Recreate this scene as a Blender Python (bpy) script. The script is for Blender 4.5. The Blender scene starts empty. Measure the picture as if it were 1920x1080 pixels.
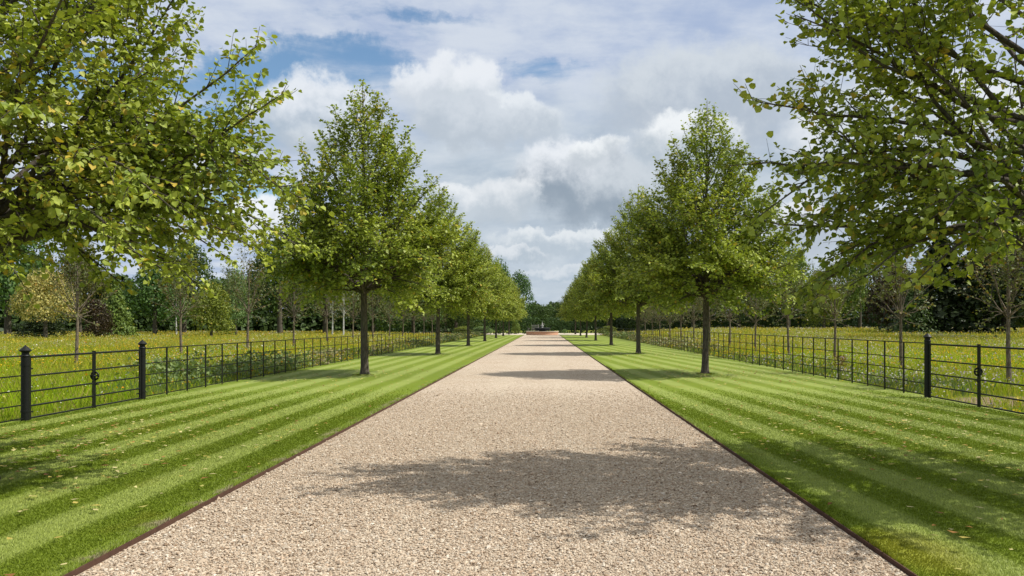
import bpy, math, random
import numpy as np
from math import radians, sin, cos, pi
C = bpy.context.scene.collection
RNG = np.random.default_rng(11)

# ------------------------------------------------------------------ helpers
def arr(x): return np.asarray(x, dtype=np.float64)
def nrm(v): return v / np.maximum(np.linalg.norm(v, axis=-1, keepdims=True), 1e-9)

def mesh_np(name, V, polys, tint=None, smooth=False, mat=None):
    """polys: list of (n,k) int arrays; tint: (nv,4) per-vertex colour"""
    me = bpy.data.meshes.new(name)
    V = np.asarray(V, dtype=np.float32)
    me.vertices.add(len(V)); me.vertices.foreach_set('co', V.ravel())
    polys = [np.asarray(p, dtype=np.int32) for p in polys if len(p)]
    loops = np.concatenate([p.ravel() for p in polys])
    tot = np.concatenate([np.full(len(p), p.shape[1], np.int32) for p in polys])
    start = np.concatenate([[0], np.cumsum(tot)[:-1]]).astype(np.int32)
    me.loops.add(len(loops)); me.loops.foreach_set('vertex_index', loops)
    me.polygons.add(len(tot)); me.polygons.foreach_set('loop_start', start)
    me.polygons.foreach_set('use_smooth', np.full(len(tot), bool(smooth)))
    if tint is not None:
        a = me.attributes.new('tint', 'FLOAT_COLOR', 'POINT')
        a.data.foreach_set('color', np.asarray(tint, np.float32).ravel())
    me.update(calc_edges=True)
    if mat: me.materials.append(mat)
    return me

def put(name, me, parent=None, loc=(0, 0, 0), rot=(0, 0, 0), scale=(1, 1, 1)):
    o = bpy.data.objects.new(name, me); C.objects.link(o)
    o.location = loc; o.rotation_euler = rot; o.scale = scale
    if parent: o.parent = parent
    return o

def tag(o, label, cat, group=None, kind=None):
    o['label'] = label; o['category'] = cat
    if group: o['group'] = group
    if kind: o['kind'] = kind
    return o

def empty(name, loc=(0, 0, 0), rz=0, scale=1.0):
    o = bpy.data.objects.new(name, None); C.objects.link(o)
    o.location = loc; o.rotation_euler = (0, 0, rz)
    o.scale = (scale,) * 3 if not hasattr(scale, '__len__') else scale
    o.empty_display_size = 0.2
    return o

def copy_tree(o, parent=None):
    c = o.copy(); C.objects.link(c)
    if parent: c.parent = parent
    for ch in list(o.children): copy_tree(ch, c)
    return c

class MB:
    """collects boxes, lathes, tubes into one mesh"""
    def __init__(s): s.V = []; s.P = {}; s.n = 0
    def add(s, V, polys):
        V = arr(V)
        for p in polys:
            p = np.asarray(p); s.P.setdefault(p.shape[1], []).append(p + s.n)
        s.V.append(V); s.n += len(V)
    def box(s, a, b):
        (x0, y0, z0), (x1, y1, z1) = a, b
        V = [(x, y, z) for z in (z0, z1) for y in (y0, y1) for x in (x0, x1)]
        s.add(V, [[(0, 2, 3, 1), (4, 5, 7, 6), (0, 1, 5, 4), (2, 6, 7, 3), (0, 4, 6, 2), (1, 3, 7, 5)]])
    def lathe(s, prof, seg=20, c=(0, 0, 0)):
        prof = arr(prof); m = len(prof)
        a = np.arange(seg) * 2 * pi / seg
        V = np.stack([prof[:, None, 0] * np.cos(a) + c[0], prof[:, None, 0] * np.sin(a) + c[1],
                      np.repeat(prof[:, 1:2], seg, 1) + c[2]], -1).reshape(-1, 3)
        i = np.arange(m - 1)[:, None] * seg; j = np.arange(seg)[None]; k = (j + 1) % seg
        q = np.stack([i + j, i + k, i + seg + k, i + seg + j], -1).reshape(-1, 4)
        s.add(V, [q])
    def tube(s, pts, rad, seg=6):
        V, q = tube_arrays(pts, rad, seg); s.add(V, [q])
    def mesh(s, name, mat, smooth=False):
        return mesh_np(name, np.concatenate(s.V), [np.concatenate(v) for v in s.P.values()], smooth=smooth, mat=mat)

def tube_arrays(pts, rad, seg=6):
    pts = arr(pts); m = len(pts); rad = np.broadcast_to(arr(rad), (m,))
    T = nrm(np.gradient(pts, axis=0))
    ref = np.where(np.abs(T[:, 2:3]) > 0.9, arr([[1, 0, 0]]), arr([[0, 0, 1]]))
    A = nrm(np.cross(T, ref)); B = np.cross(T, A)
    a = np.arange(seg) * 2 * pi / seg
    V = (pts[:, None] + rad[:, None, None] * (A[:, None] * np.cos(a)[None, :, None] + B[:, None] * np.sin(a)[None, :, None])).reshape(-1, 3)
    i = np.arange(m - 1)[:, None] * seg; j = np.arange(seg)[None]; k = (j + 1) % seg
    q = np.stack([i + j, i + k, i + seg + k, i + seg + j], -1).reshape(-1, 4)
    return V, q

# ------------------------------------------------------------------ node helpers
def new_mat(name):
    m = bpy.data.materials.new(name); m.use_nodes = True
    nt = m.node_tree; nt.nodes.clear()
    out = nt.nodes.new('ShaderNodeOutputMaterial')
    return m, nt, out
class NT:
    def __init__(s, nt): s.nt = nt
    def n(s, t, **kw):
        nd = s.nt.nodes.new(t)
        for k, v in kw.items(): setattr(nd, k, v)
        return nd
    def set(s, sock, v):
        if isinstance(v, bpy.types.NodeSocket): s.nt.links.new(v, sock)
        elif v is not None:
            if hasattr(sock.default_value, '__len__') and not hasattr(v, '__len__'):
                v = [v] * len(sock.default_value)
            if hasattr(v, '__len__') and len(sock.default_value) == 4 and len(v) == 3: v = (*v, 1)
            sock.default_value = v
    def m(s, op, a, b=None, c=None, clamp=False):
        nd = s.n('ShaderNodeMath', operation=op, use_clamp=clamp)
        s.set(nd.inputs[0], a)
        if b is not None: s.set(nd.inputs[1], b)
        if c is not None: s.set(nd.inputs[2], c)
        return nd.outputs[0]
    def vm(s, op, a, b=None):
        nd = s.n('ShaderNodeVectorMath', operation=op)
        s.set(nd.inputs[0], a)
        if b is not None:
            if op == 'SCALE': s.set(nd.inputs[3], b)
            else: s.set(nd.inputs[1], b)
        return nd.outputs[1] if op in ('LENGTH', 'DISTANCE', 'DOT_PRODUCT') else nd.outputs[0]
    def mix(s, f, a, b, blend='MIX'):
        nd = s.n('ShaderNodeMix', data_type='RGBA', blend_type=blend)
        s.set(nd.inputs[0], f); s.set(nd.inputs[6], a); s.set(nd.inputs[7], b)
        return nd.outputs[2]
    def noise(s, vec, scale, detail=4, rough=0.55, dist=0.0):
        nd = s.n('ShaderNodeTexNoise'); s.set(nd.inputs['Vector'], vec)
        nd.inputs['Scale'].default_value = scale; nd.inputs['Detail'].default_value = detail
        nd.inputs['Roughness'].default_value = rough; nd.inputs['Distortion'].default_value = dist
        return nd
    def ss(s, x, a, b):
        nd = s.n('ShaderNodeMapRange', interpolation_type='SMOOTHSTEP')
        s.set(nd.inputs[0], x); s.set(nd.inputs[1], a); s.set(nd.inputs[2], b)
        return nd.outputs[0]
    def ramp(s, f, stops, interp='LINEAR'):
        nd = s.n('ShaderNodeValToRGB'); s.set(nd.inputs[0], f); cr = nd.color_ramp; cr.interpolation = interp
        while len(cr.elements) < len(stops): cr.elements.new(0.5)
        for e, (p, c) in zip(cr.elements, stops): e.position = p; e.color = (*c, 1)
        return nd.outputs[0]
    def pos(s): return s.n('ShaderNodeNewGeometry').outputs['Position']
    def xyz(s, v):
        nd = s.n('ShaderNodeSeparateXYZ'); s.set(nd.inputs[0], v); return nd.outputs
    def comb(s, x, y, z):
        nd = s.n('ShaderNodeCombineXYZ'); s.set(nd.inputs[0], x); s.set(nd.inputs[1], y); s.set(nd.inputs[2], z); return nd.outputs[0]
    def bump(s, h, strength=0.5, dist=0.01):
        nd = s.n('ShaderNodeBump'); s.set(nd.inputs['Height'], h)
        s.set(nd.inputs['Strength'], strength); nd.inputs['Distance'].default_value = dist
        return nd.outputs[0]
    def bsdf(s, col, rough=0.8, spec=0.3, metal=0.0, normal=None):
        nd = s.n('ShaderNodeBsdfPrincipled'); s.set(nd.inputs['Base Color'], col); s.set(nd.inputs['Roughness'], rough)
        nd.inputs['Specular IOR Level'].default_value = spec; nd.inputs['Metallic'].default_value = metal
        if normal is not None: s.set(nd.inputs['Normal'], normal)
        return nd.outputs[0]
    def attr(s, name='tint'):
        nd = s.n('ShaderNodeAttribute', attribute_name=name); return nd.outputs['Color']

def leaf_material(name, c0, c1, c2, trans=0.3, use_obj=False, rough=0.5, spec=0.25):
    """tint.r picks green -> light green, tint.g adds the turned (yellow/brown) leaves"""
    m, nt, out = new_mat(name); g = NT(nt)
    t = g.xyz(g.attr())
    col = g.mix(t[0], c0, c1)
    col = g.mix(t[1], col, c2)
    if use_obj:
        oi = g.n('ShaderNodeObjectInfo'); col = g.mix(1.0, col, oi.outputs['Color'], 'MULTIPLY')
    a = g.bsdf(col, rough, spec)
    tr = g.n('ShaderNodeBsdfTranslucent'); g.set(tr.inputs[0], g.mix(1.0, col, (1.25, 1.3, 0.55), 'MULTIPLY'))
    mx = g.n('ShaderNodeMixShader'); mx.inputs[0].default_value = trans
    nt.links.new(a, mx.inputs[1]); nt.links.new(tr.outputs[0], mx.inputs[2]); nt.links.new(mx.outputs[0], out.inputs[0])
    return m

def tint_material(name, rough=0.8, trans=0.0, spec=0.2):
    """colour straight from the per-vertex tint (grass, flowers, stones)"""
    m, nt, out = new_mat(name); g = NT(nt)
    col = g.attr()
    a = g.bsdf(col, rough, spec)
    if trans:
        tr = g.n('ShaderNodeBsdfTranslucent'); g.set(tr.inputs[0], col)
        mx = g.n('ShaderNodeMixShader'); mx.inputs[0].default_value = trans
        nt.links.new(a, mx.inputs[1]); nt.links.new(tr.outputs[0], mx.inputs[2]); a = mx.outputs[0]
    nt.links.new(a, out.inputs[0]); return m

def simple(name, col, rough=0.6, spec=0.4, metal=0.0, var=0.25, scale=8.0, bump=0.2, bdist=0.004):
    m, nt, out = new_mat(name); g = NT(nt); p = g.pos()
    nz = g.noise(p, scale, 6)
    c = g.mix(nz.outputs[0], tuple(x * (1 - var) for x in col), tuple(min(1, x * (1 + var)) for x in col))
    nt.links.new(g.bsdf(c, rough, spec, metal, g.bump(nz.outputs[0], bump, bdist)), out.inputs[0]); return m

# ------------------------------------------------------------------ measured layout
F = 1480.0; VX, VY, HC = 1020.0, 608.5, 1.6
def X_at(px, Y): return (px - VX) / F * Y
def Z_at(py, Y): return HC + (VY - py) / F * Y
XL, XR = -3.03, 2.36            # drive edges
FL, FR = -8.62, 8.42            # fence lines
SUN_EL, SUN_AZ = 51.0, -3.0

def sstep(x, a, b):
    t = np.clip((np.asarray(x, float) - a) / (b - a), 0, 1); return t * t * (3 - 2 * t)
def ground_z(X, Y):
    X = np.asarray(X, float); Y = np.asarray(Y, float)
    return -0.05 + 0.62 * sstep(X, 9.5, 24) * sstep(Y, 25, 100) + 0.12 * sstep(-X, 12, 40) * sstep(Y, 30, 100)

# ------------------------------------------------------------------ materials of the setting
def drive_material():
    m, nt, out = new_mat('gravel'); g = NT(nt); p = g.pos()
    v = g.n('ShaderNodeTexVoronoi', feature='F1'); g.set(v.inputs['Vector'], p); v.inputs['Scale'].default_value = 58
    rnd = g.xyz(v.outputs['Color'])
    base = g.ramp(rnd[0], [(0.0, (.24, .17, .115)), (.25, (.45, .365, .275)), (.6, (.56, .475, .38)), (1.0, (.68, .61, .52))])
    big = g.noise(p, 0.55, 5, 0.6)
    base = g.mix(g.ss(big.outputs[0], .42, .68), base, g.mix(1.0, base, (.94, .92, .90), 'MULTIPLY'))
    tx = g.xyz(p)[0]
    for c_ in (-1.1, .45):
        base = g.mix(g.m('MULTIPLY', g.ss(g.m('ABSOLUTE', g.m('SUBTRACT', tx, c_)), .55, .1), .22), base, (.57, .50, .40))
    dirt = g.noise(p, 3.2, 6, 0.65)
    base = g.mix(g.m('MULTIPLY', g.ss(dirt.outputs[0], .56, .72), .22), base, (.30, .235, .17))
    h = g.m('SUBTRACT', 1.0, g.m('MULTIPLY', v.outputs['Distance'], 1.4))
    base = g.mix(1.0, base, g.mix(g.ss(g.noise(p, 21, 3, .7).outputs[0], .34, .66), (.71, .69, .66), (1.03, 1.02, .99)), 'MULTIPLY')
    nt.links.new(g.bsdf(base, 0.95, 0.05, normal=g.bump(h, g.m('MULTIPLY', .6, g.ss(g.xyz(p)[1], 24, 9)), 0.008)), out.inputs[0]); return m

def lawn_colour(g, p):
    x, y, z = g.xyz(p)
    warp = g.noise(p, 0.35, 3); w = g.m('MULTIPLY', g.m('SUBTRACT', warp.outputs[0], .5), .22)
    sl = g.m('DIVIDE', g.m('ADD', g.m('SUBTRACT', g.m('MULTIPLY', x, -1), 3.85), w), .86)
    sr = g.m('DIVIDE', g.m('ADD', g.m('SUBTRACT', g.m('ADD', x, g.m('MULTIPLY', y, .08)), 4.27), w), .92)
    left = g.m('LESS_THAN', x, 0)
    s = g.m('ADD', g.m('MULTIPLY', sl, left), g.m('MULTIPLY', sr, g.m('SUBTRACT', 1, left)))
    k = g.m('COSINE', g.m('MULTIPLY', s, 2 * pi))
    f = g.ss(k, -.72, .72)
    edge = g.m('ADD', g.m('MULTIPLY', g.ss(x, -3.75, -3.4), left), g.m('MULTIPLY', g.m('SUBTRACT', 1, left), g.ss(x, 2.75, 2.45)), clamp=True)
    f = g.m('MULTIPLY', f, g.m('SUBTRACT', 1, g.m('MULTIPLY', edge, .9)))
    fine = g.noise(p, 55, 4, .7)
    mid = g.noise(p, 1.3, 4, .6)
    lt = g.mix(fine.outputs[0], (.18, .232, .042), (.295, .35, .092))
    dk = g.mix(fine.outputs[0], (.115, .165, .012), (.18, .238, .024))
    c = g.mix(f, dk, lt)
    c = g.mix(g.m('MULTIPLY', g.ss(mid.outputs[0], .55, .75), .5), c, (.185, .20, .022))
    c = g.mix(g.m('MULTIPLY', g.ss(g.noise(p, 0.7, 3).outputs[0], .62, .72), .35), c, (.21, .205, .028))
    bare = g.m('MULTIPLY', g.ss(x, -3.30, -3.08), g.m('MULTIPLY', left, g.ss(g.noise(p, 2.3, 5, .65).outputs[0], .50, .62)))
    c = g.mix(g.m('MULTIPLY', bare, .85), c, (.26, .22, .15))
    yp_ = g.m('ADD', g.m('POWER', g.m('DIVIDE', g.m('SUBTRACT', x, 2.62), .42), 2), g.m('POWER', g.m('DIVIDE', g.m('SUBTRACT', y, 5.6), .75), 2))
    c = g.mix(g.m('MULTIPLY', g.ss(g.m('ADD', yp_, fine.outputs[0]), 1.6, .5), .4), c, (.30, .255, .03))
    c = g.mix(1.0, c, g.mix(g.noise(p, .9, 5, .6).outputs[0], (.84, .84, .8), (1.16, 1.16, 1.1)), 'MULTIPLY')
    return c, f, fine
def lawn_material():
    m, nt, out = new_mat('mown_grass'); g = NT(nt); p = g.pos()
    c, f, fine = lawn_colour(g, p)
    nt.links.new(g.bsdf(c, 0.8, 0.15, normal=g.bump(fine.outputs[0], g.m('MULTIPLY', .6, g.ss(g.xyz(p)[1], 22, 8)), 0.015)), out.inputs[0]); return m
def blade_material():
    m, nt, out = new_mat('grass_blades'); g = NT(nt); p = g.pos()
    c, f, fine = lawn_colour(g, p); t = g.xyz(g.attr())
    c = g.mix(1.0, c, g.mix(t[0], (.95, .95, .88), (1.62, 1.56, 1.48)), 'MULTIPLY')
    a = g.bsdf(c, 0.55, 0.3); tr = g.n('ShaderNodeBsdfTranslucent'); g.set(tr.inputs[0], c)
    mx = g.n('ShaderNodeMixShader'); mx.inputs[0].default_value = .25
    nt.links.new(a, mx.inputs[1]); nt.links.new(tr.outputs[0], mx.inputs[2]); nt.links.new(mx.outputs[0], out.inputs[0]); return m
def meadow_ground_material():
    m, nt, out = new_mat('meadow_ground'); g = NT(nt); p = g.pos()
    a = g.noise(p, .22, 5, .6); b = g.noise(p, 6, 5, .7)
    c = g.mix(g.ss(a.outputs[0], .35, .65), (.14, .20, .02), (.24, .24, .03))
    x, y, z = g.xyz(p)
    e_ = g.m('ADD', g.m('POWER', g.m('DIVIDE', g.m('SUBTRACT', x, 10.6), 2.0), 2), g.m('POWER', g.m('DIVIDE', g.m('SUBTRACT', y, 16.6), 1.6), 2))
    c = g.mix(g.ss(g.m('ADD', e_, g.m('MULTIPLY', b.outputs[0], .6)), 1.4, .9), c, (.30, .225, .14))
    c = g.mix(g.ss(b.outputs[0], .3, .7), g.mix(1.0, c, (.55, .55, .55), 'MULTIPLY'), c)
    nt.links.new(g.bsdf(c, .9, .1, normal=g.bump(b.outputs[0], 1, .08)), out.inputs[0]); return m
def bark_material(name, c0, c1):
    m, nt, out = new_mat(name); g = NT(nt)
    tc = g.n('ShaderNodeTexCoord').outputs['Object']
    st = g.vm('MULTIPLY', tc, (1, 1, .25))
    n1 = g.noise(st, 26, 8, .7); n2 = g.noise(tc, 2.2, 4)
    c = g.mix(g.ss(n1.outputs[0], .35, .68), c0, c1)
    c = g.mix(g.m('MULTIPLY', g.ss(n2.outputs[0], .5, .7), .5), c, (.105, .115, .055))
    nt.links.new(g.bsdf(c, .9, .15, normal=g.bump(n1.outputs[0], .9, .02)), out.inputs[0]); return m
def brick_material():
    m, nt, out = new_mat('brick'); g = NT(nt)
    tc = g.n('ShaderNodeTexCoord').outputs['Object']; x, y, z = g.xyz(tc)
    u = g.m('MULTIPLY', g.m('ARCTAN2', y, x), 2.55)
    b = g.n('ShaderNodeTexBrick'); g.set(b.inputs['Vector'], g.comb(u, z, 0))
    b.inputs['Scale'].default_value = 1.0; b.inputs['Brick Width'].default_value = .225; b.inputs['Row Height'].default_value = .075
    b.inputs['Mortar Size'].default_value = .006
    b.inputs['Color1'].default_value = (.46, .22, .13, 1); b.inputs['Color2'].default_value = (.54, .29, .18, 1); b.inputs['Mortar'].default_value = (.42, .38, .32, 1)
    nt.links.new(g.bsdf(b.outputs[0], .85, .2), out.inputs[0]); return m

M = {}
M['drive'] = drive_material(); M['lawn'] = lawn_material(); M['blades'] = blade_material(); M['meadow_ground'] = meadow_ground_material()
M['bark'] = bark_material('lime_bark', (.055, .045, .034), (.14, .12, .095))
M['bark_young'] = bark_material('young_bark', (.10, .075, .05), (.24, .20, .15))
M['bark_birch'] = bark_material('birch_bark', (.35, .34, .31), (.70, .69, .66))
M['iron'] = simple('black_painted_iron', (.008, .009, .008), .5, .28, 0, .3, 20, .15, .002)
M['rust'] = simple('rusty_steel', (.085, .045, .030), .85, .2, 0, .5, 14, .5, .004)
M['stone'] = simple('pale_stone', (.50, .44, .36), .8, .3, 0, .2, 6, .3, .01)
M['lead'] = simple('dark_lead', (.045, .05, .052), .5, .5, 0, .35, 5, .3, .01)
M['statue'] = simple('weathered_stone', (.42, .41, .38), .8, .3, 0, .35, 9, .4, .01)
M['timber'] = simple('weathered_timber', (.26, .26, .25), .85, .2, 0, .25, 9, .4, .01)
M['brick'] = brick_material(); M['pale'] = simple('pale_gravel', (.58, .51, .40), .9, .2, 0, .2, 30, .2, .01)
M['tint'] = tint_material('meadow_blades', .75, .45); M['petal'] = tint_material('petals', .7, .35)
M['stones'] = tint_material('gravel_stones', .9, 0, .12); M['dead_leaf'] = tint_material('dead_leaves', .8, .15)
M['lime'] = leaf_material('lime_leaf', (.13, .190, .026), (.41, .465, .074), (.52, .38, .06), .23)
M['young'] = leaf_material('young_leaf', (.09, .115, .04), (.19, .21, .065), (.22, .13, .04), .25)
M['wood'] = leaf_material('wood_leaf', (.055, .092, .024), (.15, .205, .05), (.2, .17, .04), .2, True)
M['weed'] = leaf_material('weed_leaf', (.11, .17, .05), (.25, .32, .11), (.30, .21, .12), .2)
M['hedge'] = leaf_material('hedge_leaf', (.022, .045, .014), (.06, .10, .025), (.1, .09, .03), .12, True)

# ------------------------------------------------------------------ ground, lawn, drive
xs = np.unique(np.concatenate([np.linspace(-900, -80, 14), np.linspace(-80, 80, 65), np.linspace(80, 900, 14)]))
ys = np.unique(np.concatenate([np.linspace(-60, 160, 90), np.linspace(160, 1500, 16)]))
GX, GY = np.meshgrid(xs, ys); GZ = ground_z(GX, GY)
nx, ny = len(xs), len(ys)
idx = np.arange(nx * ny).reshape(ny, nx)
q = np.stack([idx[:-1, :-1], idx[:-1, 1:], idx[1:, 1:], idx[1:, :-1]], -1).reshape(-1, 4)
o = put('ground', mesh_np('ground', np.stack([GX, GY, GZ], -1).reshape(-1, 3), [q], smooth=True, mat=M['meadow_ground']))
tag(o, 'open meadow ground on both sides of the avenue', 'ground', kind='structure')

mb = MB(); mb.box((XL + .004, -12, -.2), (XR - .004, 121.5, -.024))
tag(put('drive', mb.mesh('drive', M['drive'])), 'long straight drive of pale beige gravel', 'drive', kind='structure')
mb = MB(); mb.box((-26, 121.5, -.2), (26, 149.9, -.028))
tag(put('cross_path', mb.mesh('cross_path', M['pale'])), 'pale gravel forecourt around the fountain at the far end', 'path', kind='structure')
for nm, a, b, lab in (('lawn', FL - .18, XL - .02, 'striped mown lawn between the drive and the lower fence, left of the gravel'),
                      ('lawn', XR + .02, FR + .18, 'striped mown lawn right of the gravel, partly in tree shade')):
    mb = MB(); mb.box((a, -12, -.2), (b, 121.5, 0))
    tag(put(nm, mb.mesh(nm, M['lawn'])), lab, 'lawn', kind='structure')
for x0, lab in ((XL - .013, 'thin rusty steel edging along the left side of the gravel'), (XR + .002, 'thin rusty steel edging along the right side of the gravel')):
    mb = MB(); n = 160
    yy = np.linspace(-12, 121.45, n); r = np.random.default_rng(int(x0 * 10) + 60)
    zz = .008 + np.cumsum(r.normal(0, .0012, n)) * .5; zz -= np.linspace(0, zz[-1] - .008, n); xx = x0 + r.normal(0, .0015, n)
    V = []
    for x, y, z in zip(xx, yy, zz): V += [(x, y, -.2), (x + .011, y, -.2), (x + .011, y, z), (x, y, z)]
    i = np.arange(n - 1)[:, None] * 4; qs = [np.concatenate([i + a, i + b, i + 4 + b, i + 4 + a], 1) for a, b in ((0, 1), (1, 2), (2, 3), (3, 0))]
    mb.add(V, [np.concatenate(qs)])
    tag(put('kerb_edging', mb.mesh('kerb_edging', M['rust'])), lab, 'edging', kind='structure')

# loose gravel stones near the camera
def in_view(X, Y, pad=.04): return (X > Y * (-1020 / F - pad)) & (X < Y * (900 / F + pad))
def gravel():
    r = np.random.default_rng(5); N = 260000
    Y = 4.5 + (r.random(N) ** 1.6) * 17; X = r.uniform(XL + .02, XR - .02, N)
    k = in_view(X, Y) & (r.random(N) > sstep(Y, 12, 21.3)); X, Y = X[k], Y[k]; N = len(X)
    s = r.lognormal(math.log(.0078), .33, N)
    octa = arr([(1, 0, 0), (-1, 0, 0), (0, 1, 0), (0, -1, 0), (0, 0, 1), (0, 0, -1)])
    tri = np.array([(0, 2, 4), (2, 1, 4), (1, 3, 4), (3, 0, 4), (2, 0, 5), (1, 2, 5), (3, 1, 5), (0, 3, 5)])
    B = octa[None] * (1 + r.normal(0, .18, (N, 6, 1))) * s[:, None, None] * np.stack([r.uniform(.9, 1.5, N), r.uniform(.7, 1.1, N), r.uniform(.45, .8, N)], -1)[:, None]
    a = r.uniform(0, 2 * pi, N); tl = r.normal(0, .35, N)
    ca, sa = np.cos(a)[:, None], np.sin(a)[:, None]
    y1 = B[..., 1] * np.cos(tl)[:, None] - B[..., 2] * np.sin(tl)[:, None]; z1 = B[..., 1] * np.sin(tl)[:, None] + B[..., 2] * np.cos(tl)[:, None]
    V = np.stack([B[..., 0] * ca - y1 * sa + X[:, None], B[..., 0] * sa + y1 * ca + Y[:, None], z1 + (-.022 + s * r.uniform(.05, .55, N))[:, None]], -1)
    pal = arr([(.61, .525, .415), (.54, .445, .34), (.46, .365, .27), (.66, .60, .51), (.33, .24, .165), (.54, .42, .31), (.20, .14, .095)])
    c = pal[r.choice(7, N, p=[.29, .30, .18, .10, .06, .05, .02])] * r.uniform(.76, 1.06, (N, 1)) * arr([.965, .94, .905])
    tr_ = np.exp(-((X + 1.1) / .28) ** 2) + np.exp(-((X - .45) / .28) ** 2)          # compacted, dustier wheel tracks
    c = c * (1 - .10 * tr_[:, None]) + arr([.53, .46, .36]) * .10 * tr_[:, None]
    tint = np.concatenate([np.repeat(c[:, None], 6, 1), np.ones((N, 6, 1))], -1)
    P = (np.arange(N)[:, None, None] * 6 + tri[None]).reshape(-1, 3)
    o = put('gravel', mesh_np('gravel', V.reshape(-1, 3), [P], tint.reshape(-1, 4), mat=M['stones']))
    tag(o, 'loose pale gravel stones covering the drive', 'gravel', kind='stuff')
gravel()

def lawn_blades():
    r = np.random.default_rng(6); N = 1150000
    Y = 4.2 + (r.random(N) ** 1.6) * 16.5
    X = np.where(r.random(N) < .5, r.uniform(FL, XL - .02, N), r.uniform(XR + .02, FR, N))
    k = in_view(X, Y) & (r.random(N) > sstep(Y, 9, 20.5)); X, Y = X[k], Y[k]; N = len(X)
    h = r.uniform(.009, .019, N) * (1 + (Y - 5) * .02); w = .0020 + .00042 * Y
    # untrimmed grass against the edging and round the trunks
    ne = 26000; ey = 4.3 + r.random(ne) ** 1.5 * 26; ex = np.where(r.random(ne) < .5, XL - .018 - r.random(ne) * .03, XR + .018 + r.random(ne) * .03)
    keep = (np.sin(ey * 5.3 + ex * 9) + r.normal(0, .8, ne)) > .1
    tx, ty = [], []
    for bx, by in ((-5.70, 8.0), (-5.68, 25.0), (-5.68, 42.2), (5.2, 25.5), (5.2, 43.5), (-5.68, 59.2), (5.2, 61.1)):
        a_ = r.uniform(0, 2 * pi, 650); q_ = .14 + np.abs(r.normal(0, .07, 650)); tx.append(bx + q_ * np.cos(a_)); ty.append(by + q_ * np.sin(a_))
    tx, ty = np.concatenate(tx), np.concatenate(ty)
    X = np.concatenate([X, ex[keep], tx]); Y = np.concatenate([Y, ey[keep], ty]); m_ = len(X) - N
    h = np.concatenate([h, r.uniform(.018, .045, keep.sum()), r.uniform(.02, .055, len(tx))]); w = np.concatenate([w, .0022 + .0004 * Y[N:]]); N = len(X)
    a = r.uniform(0, 2 * pi, N)
    sl = np.where(X < 0, (-X - 3.85) / .86, (X + .08 * Y - 4.27) / .92); lean = np.where(np.cos(2 * pi * sl) > 0, .5, -.5) * h
    lx = r.normal(0, .45, N) * h; ly = lean + r.normal(0, .45, N) * h
    dx, dy = np.cos(a) * w, np.sin(a) * w
    z0 = np.full(N, -.002)
    V = np.stack([np.stack([X - dx, Y - dy, z0], -1), np.stack([X + dx, Y + dy, z0], -1), np.stack([X + lx, Y + ly, h], -1)], 1)
    t = np.repeat(r.random(N)[:, None], 3, 1); tint = np.stack([t, t, t, np.ones_like(t)], -1)
    o = put('lawn_grass', mesh_np('lawn_grass', V.reshape(-1, 3), [np.arange(3 * N).reshape(-1, 3)], tint.reshape(-1, 4), mat=M['blades']))
    tag(o, 'short mown grass blades of the striped lawns', 'grass', kind='stuff')
lawn_blades()

def fallen_leaves():
    r = np.random.default_rng(8); N = 3300
    Y = 5 + 60 * r.random(N) ** 1.5; X = np.where(r.random(N) < .48, r.uniform(FL, XL - .1, N), r.uniform(XR + .1, FR, N))
    cl = r.normal(0, 1, (N, 2)); pick = r.random(N)
    for x0, y0, sx, sy, lo, hi in ((-6.2, 9.5, 1.3, 2.6, .0, .17), (5.6, 11.5, 1.8, 2.2, .17, .30), (5.6, 25, 1.7, 3, .40, .60), (-5.6, 24, 1.5, 3, .60, .68), (5.6, 41, 1.7, 4, .68, .78)):
        k = (pick >= lo) & (pick < hi); X[k] = x0 + cl[k, 0] * sx; Y[k] = y0 + cl[k, 1] * sy
    k = ((X < XL - .05) & (X > FL)) | ((X > XR + .05) & (X < FR)); X, Y = X[k], Y[k]; N = len(X)
    k2 = r.random(N) < .035
    s = r.uniform(.025, .046, N) * (1 + .012 * Y); a = r.uniform(0, 2 * pi, N); tl = r.normal(0, .4, N)
    loc = arr([(0, -1, 0), (.55, -.2, .25), (0, 1, .1), (-.55, -.2, .25)])[None] * s[:, None, None]
    y1 = loc[..., 1] * np.cos(tl)[:, None] - loc[..., 2] * np.sin(tl)[:, None]; z1 = np.abs(loc[..., 1] * np.sin(tl)[:, None]) + loc[..., 2]
    V = np.stack([loc[..., 0] * np.cos(a)[:, None] - y1 * np.sin(a)[:, None] + X[:, None], loc[..., 0] * np.sin(a)[:, None] + y1 * np.cos(a)[:, None] + Y[:, None], z1 + .028], -1)
    pal = arr([(.46, .37, .09), (.50, .44, .20), (.33, .17, .05), (.22, .10, .035), (.38, .36, .10)])
    c = pal[r.choice(5, N, p=[.3, .3, .16, .10, .14])] * r.uniform(.8, 1.15, (N, 1))
    tint = np.concatenate([np.repeat(c[:, None], 4, 1), np.ones((N, 4, 1))], -1)
    ii = np.arange(N)[:, None] * 4
    P = np.concatenate([ii + np.array([[0, 1, 2]]), ii + np.array([[0, 2, 3]])])
    o = put('fallen_leaves', mesh_np('fallen_leaves', V.reshape(-1, 3), [P], tint.reshape(-1, 4), mat=M['dead_leaf']))
    tag(o, 'yellow and brown fallen leaves scattered over the lawns', 'leaves', kind='stuff')
fallen_leaves()

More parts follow.
